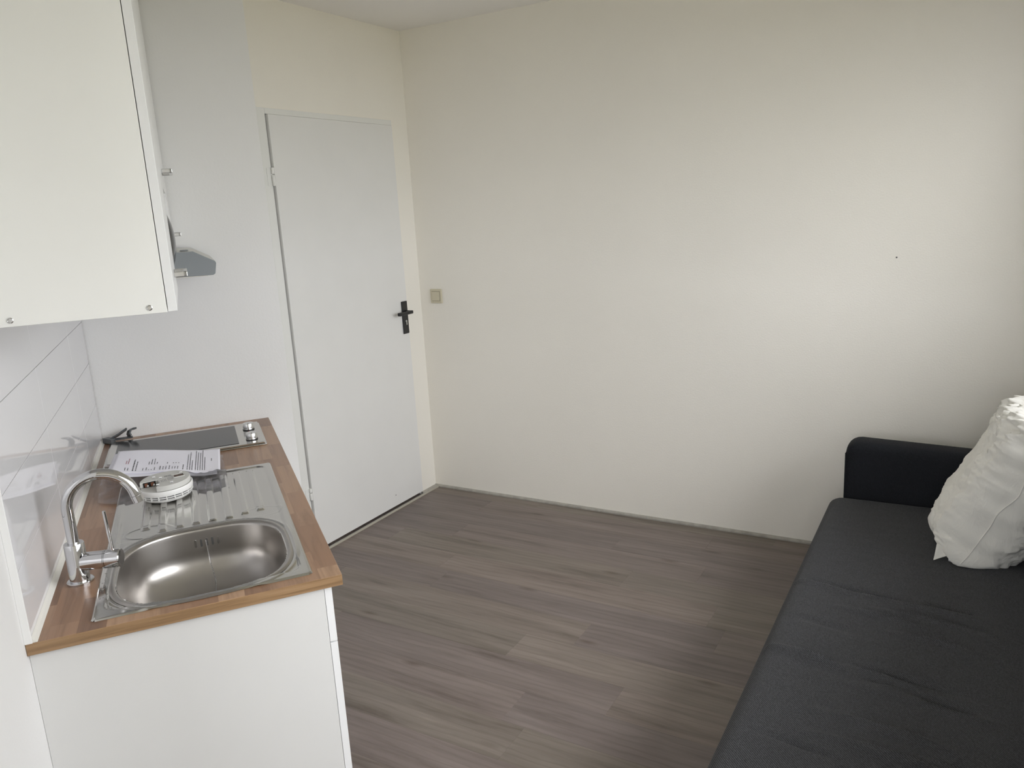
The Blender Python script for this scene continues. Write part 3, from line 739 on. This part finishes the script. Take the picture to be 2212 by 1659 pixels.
letter = paper('printed white letter lying over hob edge and plastic bag, uppermost sheet', dz=0.0025)
# printed lines: a runs along the length of the sheet (0 = heading end), text reads across b from 1 to 0
def text_line(bm, a, b0, b1, w, rnd):
    b = b0
    while b < b1-0.005:
        L = min(rnd.uniform(0.018, 0.06), b1-b); n = max(1, int(L/0.02))
        for k in range(n):
            q = [(a-w/2, b+L*k/n), (a+w/2, b+L*k/n), (a+w/2, b+L*(k+1)/n), (a-w/2, b+L*(k+1)/n)]
            bm.faces.new([bm.verts.new(paper_at(x, 1-y, dz=0.0025) + Vector((0, 0, 0.0007))) for x, y in q])
        b += L + 0.010
rt_ = random.Random(5); bm = new_bm(); br_ = new_bm()
W_ = 0.0065
for a, b0, b1, w in ((0.125, 0.10, 0.22, W_), (0.150, 0.10, 0.20, W_), (0.195, 0.09, 0.55, W_*1.5), (0.222, 0.09, 0.46, W_*1.2),
    (0.285, 0.10, 0.20, W_), (0.315, 0.10, 0.22, W_), (0.338, 0.11, 0.14, W_), (0.362, 0.11, 0.14, W_), (0.390, 0.10, 0.22, W_),
    (0.330, 0.34, 0.46, W_), (0.355, 0.34, 0.56, W_), (0.380, 0.34, 0.58, W_), (0.405, 0.36, 0.44, W_),
    (0.440, 0.10, 0.26, W_*1.3), (0.468, 0.10, 0.25, W_), (0.494, 0.10, 0.25, W_), (0.525, 0.10, 0.27, W_), (0.552, 0.12, 0.22, W_), (0.577, 0.12, 0.23, W_), (0.602, 0.12, 0.24, W_),
    (0.500, 0.36, 0.42, W_), (0.555, 0.37, 0.41, W_), (0.580, 0.37, 0.41, W_), (0.605, 0.37, 0.40, W_),
    (0.650, 0.10, 0.31, W_*1.2), (0.690, 0.10, 0.78, W_), (0.712, 0.10, 0.88, W_), (0.733, 0.10, 0.50, W_),
    (0.765, 0.10, 0.94, W_), (0.786, 0.10, 0.86, W_), (0.808, 0.10, 0.84, W_), (0.829, 0.10, 0.97, W_), (0.851, 0.10, 0.64, W_), (0.915, 0.47, 0.57, W_)):
    text_line(bm, a, b0, b1, w, rt_)
for a, b0, b1 in ((0.120, 0.36, 0.50), (0.140, 0.36, 0.60)): text_line(br_, a, b0, b1, W_, rt_)
obj('printed_text', bm, M['ink'], parent=letter, kind='stuff'); obj('red_letterhead', br_, M['inkred'], parent=letter, kind='stuff')

# ------------------------------------------------------------------ smoke detector, lying face down on the drainer
sd = kthing('smoke_detector', 0.243, 0.795, HC+0.0042); tag(sd, 'round white smoke detector lying upside down on the sink drainer', 'smoke detector')
sd.rotation_euler = (R(1.5), R(-1.0), TH); sd.scale = (1, 1, 1.16)
RD = 0.0715
bm = new_bm(); lathe(bm, [(0.0, 0.001), (RD*0.80, 0.001), (RD*0.90, 0.004), (RD*0.965, 0.0108), (RD*0.90, 0.0108)], 72, cap=False)
lathe(bm, [(RD*0.90, 0.0186), (RD*0.978, 0.0186), (RD, 0.0240), (RD, 0.0305), (RD*0.985, 0.032), (RD*0.95, 0.032), (RD*0.95, 0.026)], 72, cap=False)
lathe(bm, [(RD*0.91, 0.0136), (RD*0.968, 0.0136), (RD*0.973, 0.0158), (RD*0.91, 0.0158), (RD*0.91, 0.0136)], 72, cap=False)
nb = 20
for k in range(nb):
    a = 2*math.pi*k/nb; rot = Matrix.Rotation(a, 4, 'Z')
    vs = box(bm, RD*0.89, RD*0.977, -0.0011, 0.0011, 0.0092, 0.0238)
    for v in vs: v.co = rot @ v.co
obj('detector_housing', bm, M['whiteplastic'], parent=sd, smooth=True, angle=40)
bm = new_bm(); lathe(bm, [(RD*0.895, 0.0092), (RD*0.895, 0.0240)], 72, cap=False); obj('vent_mesh', bm, M['dark'], parent=sd)
# back plate with a battery bay cut into its edge (on the tap side)
zt0, zt1 = 0.0315, 0.0450; rb = RD*0.935
bay = (R(186), R(246))
pl_ = []
for k in range(73):
    a = 2*math.pi*k/72
    if bay[0] < a < bay[1]: continue
    pl_.append((rb*math.cos(a), rb*math.sin(a)))
i0 = next(i for i, p in enumerate(pl_) if math.atan2(p[1], p[0]) % (2*math.pi) >= bay[1]-1e-6)
inner = [(-rb*0.30, rb*0.04), (-rb*0.22, -rb*0.34)]
pl_ = pl_[:i0] + inner + pl_[i0:]
pl_ = pl_[:-1] if (Vector(pl_[0])-Vector(pl_[-1])).length < 1e-6 else pl_
bm = new_bm(); prism(bm, pl_, zt0, zt1)
bp = obj('back_plate', bm, M['greyplastic'], parent=sd, bevel=0.002)
bm = new_bm(); lathe(bm, [(0.0, 0.0312), (RD*0.93, 0.0312)], 60, cap=False); obj('battery_bay_floor', bm, M['greyplastic'], parent=sd)
bm = new_bm(); box(bm, -0.017, 0.016, -0.0016, 0.0004, 0.0325, 0.0438); obj('battery_bay_opening', bm, M['dark'], parent=sd, loc=(-0.041, -0.0022, 0), rot=(0, 0, R(9.4)))
for k in range(2):
    bm = new_bm(); box(bm, -0.004, 0.004, -0.001, 0.001, 0.0335, 0.0425); a = R(200+k*14)
    obj('battery_contact', bm, plain('copper_contact', (0.30, 0.13, 0.08), 0.3, 0.8), parent=sd, loc=(-0.050+0.016*k, -0.0062+0.0027*k, 0), rot=(0, 0, R(9.4)))
    bm = new_bm(); bmesh.ops.create_icosphere(bm, subdivisions=2, radius=0.0034); obj('contact_spring', bm, M['satin'], parent=sd, smooth=True, loc=(-0.046+0.016*k, -0.0085+0.0027*k, 0.036))
bm = new_bm(); box(bm, 0.024, 0.050, -0.011, 0.012, zt1-0.0002, zt1+0.0004); wd = obj('circuit_window', bm, M['pcb'], parent=sd, rot=(0, 0, R(8)))
bm = new_bm()
for (x0, x1, y0, y1) in ((0.0225, 0.024, -0.0125, 0.0135), (0.050, 0.0515, -0.0125, 0.0135), (0.024, 0.050, 0.012, 0.0135), (0.024, 0.050, -0.0125, -0.011)): box(bm, x0, x1, y0, y1, zt1-0.0002, zt1+0.0016)
obj('window_rim', bm, M['greyplastic'], parent=sd, rot=(0, 0, R(8)))
for (x, y) in ((-0.030, 0.028), (0.042, 0.030), (-0.018, -0.046), (0.018, -0.044), (-0.012, 0.012)):
    bm = new_bm(); box(bm, -0.004, 0.004, -0.0022, 0.0022, zt1-0.0002, zt1+0.0026); t = obj('clip_lug', bm, M['whiteplastic'], parent=sd, bevel=0.0006, loc=(x, y, 0))
    bm = new_bm(); box(bm, -0.0032, 0.0028, -0.0042, -0.0023, zt1-0.0002, zt1+0.0004); obj('clip_slot', bm, M['dark'], parent=sd, loc=(x, y, 0))
bm = new_bm()
for (x0, x1, y0, y1) in ((0.000, 0.009, 0.010, 0.024), (0.010, 0.019, 0.010, 0.024), (-0.014, -0.006, 0.010, 0.022)): box(bm, x0, x1, y0, y1, zt1-0.0001, zt1+0.00025)
for k in range(4): box(bm, -0.012+0.004*k, -0.0105+0.004*k, -0.026, -0.004, zt1-0.0001, zt1+0.00025)
for k in range(5): box(bm, 0.006+0.003*k, 0.0072+0.003*k, -0.024, 0.004, zt1-0.0001, zt1+0.00025)
obj('label_print', bm, M['label'], parent=sd, kind='stuff', rot=(0, 0, R(8)))

# ------------------------------------------------------------------ wall cabinets, microwave, hood
def wall_cabinet(v0, v1, z0, z1, label, handle=None, shelf=None):
    t = kthing('wall_cabinet', 0, v1, z0); tag(t, label, 'cabinet', 'white wall cabinets over the worktop'); L = v1-v0; h = z1-z0
    zs = 0 if shelf is None else shelf-z0
    for a, b in ((-0.016, 0), (-L+0.001, -L+0.017)):
        bm = new_bm(); kbox(bm, 0.0003, 0.3335, a, b, 0, h); sp_ = obj('side_panel', bm, M['cab'], parent=t, bevel=0.0008)
        if b == 0:
            for uu in (0.072, 0.303):
                bm = new_bm(); lathe(bm, [(0.0055, 0), (0.0055, 0.0012), (0.0042, 0.0018), (0.0035, 0.0010), (0.0, 0.0008)], 16)
                scw = obj('screw', bm, M['satin'], parent=sp_, smooth=True, loc=(uu, -0.0001, 0.0115), rot=(R(90), 0, 0))
    bm = new_bm(); kbox(bm, 0.0003, 0.333, -L+0.018, -0.017, 0, 0.016); obj('bottom_panel', bm, M['cab'], parent=t)
    bm = new_bm(); kbox(bm, 0.0003, 0.333, -L+0.018, -0.017, h-0.016, h); obj('top_panel', bm, M['cab'], parent=t)
    bm = new_bm(); kbox(bm, 0.0003, 0.018, -L+0.018, -0.017, 0.017, h-0.017); obj('back_panel', bm, M['cab'], parent=t)
    if shelf:
        bm = new_bm(); kbox(bm, 0.019, 0.333, -L+0.018, -0.017, zs, zs+0.016); obj('shelf', bm, M['cab'], parent=t)
    bm = new_bm(); kbox(bm, 0.3348, 0.3515, -L+0.0015, -0.0005, zs+0.001, h-0.001); dr_ = obj('cabinet_door', bm, M['cabfront'], parent=t, bevel=0.0008)
    if handle: bow_handle(dr_, 0.3516, handle[0]-v1, handle[1]-z0)
    return t
wall_cabinet(0.932, 1.50, 1.478, 2.40, 'large white wall cabinet nearest the window, two screws low on its side', (1.30, 1.5375))
wall_cabinet(0.502, 0.930, 1.478, 2.40, 'white wall cabinet with an open niche holding the microwave', (0.70, 1.790), 1.735)
wall_cabinet(0.012, 0.500, 1.575, 2.40, 'short white wall cabinet directly above the extractor hood', (0.30, 1.6120))
mw = kthing('microwave_oven', 0.026, 0.716, 1.4955); tag(mw, 'small microwave with bulging round dark door in the cabinet niche', 'microwave')
bm = new_bm(); kbox(bm, 0, 0.285, -0.190, 0.190, 0.002, 0.225); obj('microwave_case', bm, M['whiteplastic'], parent=mw, bevel=0.012, seg=3)
bm = new_bm(); pr = [(0.108*math.cos(R(a)), 0.052*math.sin(R(a))) for a in range(0, 90, 8)] + [(0.0, 0.052)]; lathe(bm, pr, 48)
obj('door_glass', bm, M['darkglass'], parent=mw, smooth=True, loc=(0.284, 0, 0.106), rot=(0, R(90), 0))
bm = new_bm(); tube(bm, [(0.110*math.cos(R(a)), 0.110*math.sin(R(a)), 0.004) for a in range(0, 361, 8)], 0.0045, 10, cap=False)
obj('door_ring', bm, M['whiteplastic'], parent=mw, smooth=True, loc=(0.284, 0, 0.106), rot=(0, R(90), 0))
hd = kthing('extractor_hood', 0.0, 0.498, 1.486); tag(hd, 'grey extractor hood with sloping front under the short wall cabinet', 'hood')
hp = [(0.0135, 0.0), (0.455, -0.003), (0.462, 0.001), (0.4685, 0.034), (0.466, 0.040), (0.405, 0.074), (0.0135, 0.077)]
bm = new_bm(); extrude_poly(bm, [Vector((u, 0.0, z)) for u, z in hp], (0, 0.484, 0))
for f in bm.faces: f.material_index = 0
bm.normal_update()
for f in bm.faces:
    n = f.normal
    if abs(n.y) < 0.5 and n.length > 0 and f.calc_center_median().z > 0.037 and f.calc_center_median().x > 0.1: f.material_index = 1
hb = obj('hood_body', bm, [M['hoodgrey'], M['hoodlight']], parent=hd, bevel=0.0015)
bm = new_bm(); kbox(bm, 0.368, 0.392, -0.11, -0.03, 0.0762, 0.0775); obj('hood_vent', bm, M['hoodgrey'], parent=hd)
bm = new_bm(); kbox(bm, 0.03, 0.44, -0.46, -0.02, -0.006, -0.0015); obj('grease_filter', bm, M['satin'], parent=hd)

# ------------------------------------------------------------------ sofa
ZS = 0.38; SX = 2.298; YE = -0.302; YN = -2.45; SB = 3.02
sofa = empty('sofa', (SX, YN, 0)); tag(sofa, 'charcoal grey fabric sofa bed with flat seat along the window wall', 'sofa')
def prof_seat():
    r = 0.055; pts = [(0.012, 0.10), (0.0, 0.14), (0.0, ZS-r)]
    for a in range(15, 91, 15): pts.append((r-r*math.cos(R(a)), ZS-r+r*math.sin(R(a))))
    n = 44
    for k in range(1, n+1): pts.append((r+(SB-SX-r)*k/n, ZS))
    pts.append((SB-SX, 0.10)); return pts
ps = prof_seat(); LY = YE-YN
fold_rng = random.Random(2)
folds = []
for k in range(24):
    folds.append((fold_rng.uniform(0.08, 0.50), fold_rng.uniform(0.45, 1.35), fold_rng.uniform(0.10, 0.24), fold_rng.uniform(0.007, 0.015), fold_rng.uniform(0.008, 0.016)*fold_rng.choice((1, 1, -1))))
def seat_pt(i, t):
    x, z = ps[i]; y = LY*t
    e = min(t, 1-t)*LY
    rr2 = 0.045
    if e < rr2 and z > 0.2:
        q = 1-e/rr2; dz = rr2*(1-math.sqrt(max(0, 1-q*q)))*0.8; z -= dz*(1 if z > ZS-0.06 else 0.4)
        if x < 0.06: x += dz*0.5
    if z > ZS-0.03 and x > 0.02:
        for (fx, fy, L, w, a) in folds:
            dx = (x-fx)/L
            if abs(dx) < 1:
                yc_ = fy - 0.10*dx*dx*L - 0.10*(x-fx)
                z += a*(1-dx*dx)**2*math.exp(-((y-yc_)/w)**2)
        z += 0.004*nz(x, y, 3.0, 2) + 0.0012*nz(x, y*1.8, 14, 4)
        z -= 0.012*math.sin(math.pi*min(1, x/0.75))*math.sin(math.pi*t)
    if x < 0.001: x -= 0.004*nz(z*0.5, y, 5, 8)*0+0.003*nz(0, y, 4, 8)
    return Vector((x, y, z))
bm = new_bm(); NT = 260; g = [[bm.verts.new(seat_pt(i, j/NT)) for j in range(NT+1)] for i in range(len(ps))]
for i in range(len(ps)-1):
    for j in range(NT): bm.faces.new((g[i][j], g[i+1][j], g[i+1][j+1], g[i][j+1]))
bm.faces.new([g[i][0] for i in range(len(ps))]); bm.faces.new([g[i][NT] for i in range(len(ps))][::-1])
bm.faces.new([g[0][j] for j in range(NT+1)] + [g[-1][j] for j in range(NT, -1, -1)])
obj('seat', bm, M['sofa'], parent=sofa, smooth=True, angle=60)
# piping seam along the front edge
bm = new_bm(); tube(bm, [(0.026, LY*k/40+0.0, ZS-0.0115) for k in range(1, 40)], 0.0022, 8); obj('seat_piping', bm, M['sofa'], parent=sofa, smooth=True)
def armrest(y0, y1):
    bm = new_bm(); zt = 0.612; r = 0.045; x0, x1 = 0.052, 0.94
    w = (y1-y0)/2; yc2 = (y0+y1)/2
    # section across the arm (y,z), swept along x with a rounded front top corner
    xs = [0, 0.004, 0.012, 0.024, 0.038, 0.055, 0.08, 0.2, 0.4, 0.6, 0.78, 0.888]
    rows_ = []
    for xx in xs:
        f = 1 if xx >= 0.055 else math.sqrt(max(0, 1-((0.055-xx)/0.055)**2))
        ztop = zt - 0.055*(1-f) - 0.020*(xx/0.888)
        hw2 = w - 0.018*(1-f)
        sec = [(-hw2, 0.06)]
        for k in range(0, 13):
            a = math.pi - math.pi*k/12; sec.append((hw2*math.copysign(abs(math.cos(a))**0.55, math.cos(a)), ztop-r + r*abs(math.sin(a))**0.7))
        sec.append((hw2, 0.06))
        rows_.append([bm.verts.new((x0+xx, yc2+s-YN*0, z)) for s, z in sec])
    for a, b in zip(rows_, rows_[1:]):
        for k in range(len(a)-1): bm.faces.new((a[k], a[k+1], b[k+1], b[k]))
    bm.faces.new(rows_[0]); bm.faces.new(rows_[-1][::-1])
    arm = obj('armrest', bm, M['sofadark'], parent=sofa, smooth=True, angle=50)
    bm = new_bm(); pts = []
    xx = x0+0.006
    tube(bm, [(x0+0.003, yc2-w+0.004, 0.08+0.03*k) for k in range(17)] + [(x0+0.02, yc2-w+0.008, 0.585), (x0+0.05, yc2-w+0.012, 0.600)], 0.0022, 8); obj('armrest_piping', bm, M['sofadark'], parent=arm, smooth=True)
armrest(LY+0.002, LY+0.135); armrest(-0.140, -0.004)
bx = SB-SX
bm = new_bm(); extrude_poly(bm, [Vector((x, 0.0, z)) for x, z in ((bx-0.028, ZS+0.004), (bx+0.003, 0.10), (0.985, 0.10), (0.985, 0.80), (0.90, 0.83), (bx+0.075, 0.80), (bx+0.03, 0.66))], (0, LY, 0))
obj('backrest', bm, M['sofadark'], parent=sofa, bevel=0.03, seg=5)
for x in (0.08, 0.86):
    for y in (0.06, LY-0.06):
        bm = new_bm(); tube(bm, [(x, y, 0.0005), (x, y, 0.105)], [0.018, 0.026], 14); obj('leg', bm, M['black'], parent=sofa, smooth=True)

# ------------------------------------------------------------------ pillow
pil = empty('pillow', (2.835, -0.61, ZS-0.006)); tag(pil, 'white crumpled pillow standing on edge on the grey sofa', 'pillow')
PWD, PHT, PTH = 0.47, 0.55, 0.160     # width, height, half thickness
tilt = R(23); yawp = R(-6)
ax_h = Vector((math.sin(tilt), 0, math.cos(tilt))); ax_n = Vector((-math.cos(tilt), 0, math.sin(tilt))); ax_w = Vector((0, 1, 0))
Rz = Matrix.Rotation(yawp, 3, 'Z'); ax_h = Rz @ ax_h; ax_n = Rz @ ax_n; ax_w = Rz @ ax_w
def pillow_pt(a, b, side):
    s, t = 2*a-1, 2*b-1
    prof_ = max(0.0, (1-abs(s)**3.2))*max(0.0, (1-abs(t)**(5.0 if t < 0 else 6.5)))
    h = PTH*prof_**0.42*(1.0-0.04*t)
    shr = 1-0.07*(1-abs(t)**2)*abs(s)**2; shr2 = 1-0.05*(1-abs(s)**2)*abs(t)**2
    p = ax_w*(s*PWD/2*shr) + ax_h*((t+1)*PHT/2*shr2)
    p += Vector((-0.032*max(0.0, (0.4-t)/1.4)**1.6, 0, 0))
    k = 3.0*side
    wr = 0.016*(ridge(s*0.8, t*0.7, 3.0, 4+k)-0.45) + 0.014*(ridge(s+0.35*t, t*0.8, 6.0, 8+k)-0.45) + 0.006*(ridge(s+0.5*t, t-0.3*s, 13, 12+k)-0.4)
    edge = 0.35 + 0.9*max(abs(s)**2.5, abs(t)**2.5)
    # crumpled top
    top = sst(0.35, 0.95, t); wr = wr*(1+0.9*top) + top*0.022*(ridge(s*1.6, t, 7, 17+k)-0.5)
    h2 = max(0.0, h + wr*edge*min(1, prof_*5))
    q = ax_n*(side*h2) + ax_n*(0.016*nz(s, t, 3, 1)*(1-prof_)) + (ax_w*nz(s, t, 5, 21) + ax_h*nz(s, t, 5, 31))*0.012*(1-min(1, prof_*1.5))
    return p+q
bm = new_bm(); sheet(bm, lambda a, b: pillow_pt(a, b, 1), 130, 150); sheet(bm, lambda a, b: pillow_pt(a, b, -1), 130, 150)
bmesh.ops.remove_doubles(bm, verts=bm.verts, dist=0.0003)
for v in bm.verts:
    if v.co.z < 0.003: v.co.z = 0.003 + (v.co.z-0.003)*0.04
    if v.co.x > 0.20: v.co.x = 0.20 + (v.co.x-0.20)*0.5
cush = obj('pillow_cover', bm, M['cotton'], parent=pil, smooth=True, angle=180)
bm = new_bm(); tube(bm, [pillow_pt(0.0, k/60, 1) + Vector((0, -0.0012, 0.0015)) for k in range(2, 58)], 0.0018, 8, cap=True)
obj('pillow_seam', bm, M['cotton'], parent=pil, smooth=True)
# cotton corner flap with its care tag
cn = Vector((-0.104, -0.196, 0.009))
def flap(a, b):
    w = (1-a); return cn + Vector((-0.020*a - 0.002, -0.030*a, 0.0)) + Vector((0.055*(b-0.25)*w, 0.012*(b-0.5)*w - 0.004*b, 0.050*w*(1-b*0.7) + 0.002 + 0.004*math.sin(b*8)*w))
bm = new_bm(); sheet(bm, flap, 12, 12); obj('corner_flap', bm, M['cotton'], parent=pil, smooth=True, angle=180, solid=0.001)
bm = new_bm(); sheet(bm, lambda a, b: cn + Vector((0.022+0.030*a, -0.022-0.010*a-0.004*math.sin(b*3), 0.016-0.014*b-0.004*a)), 6, 6)
obj('care_tag', bm, M['whiteplastic'], parent=pil, smooth=True, angle=180, solid=0.0006)
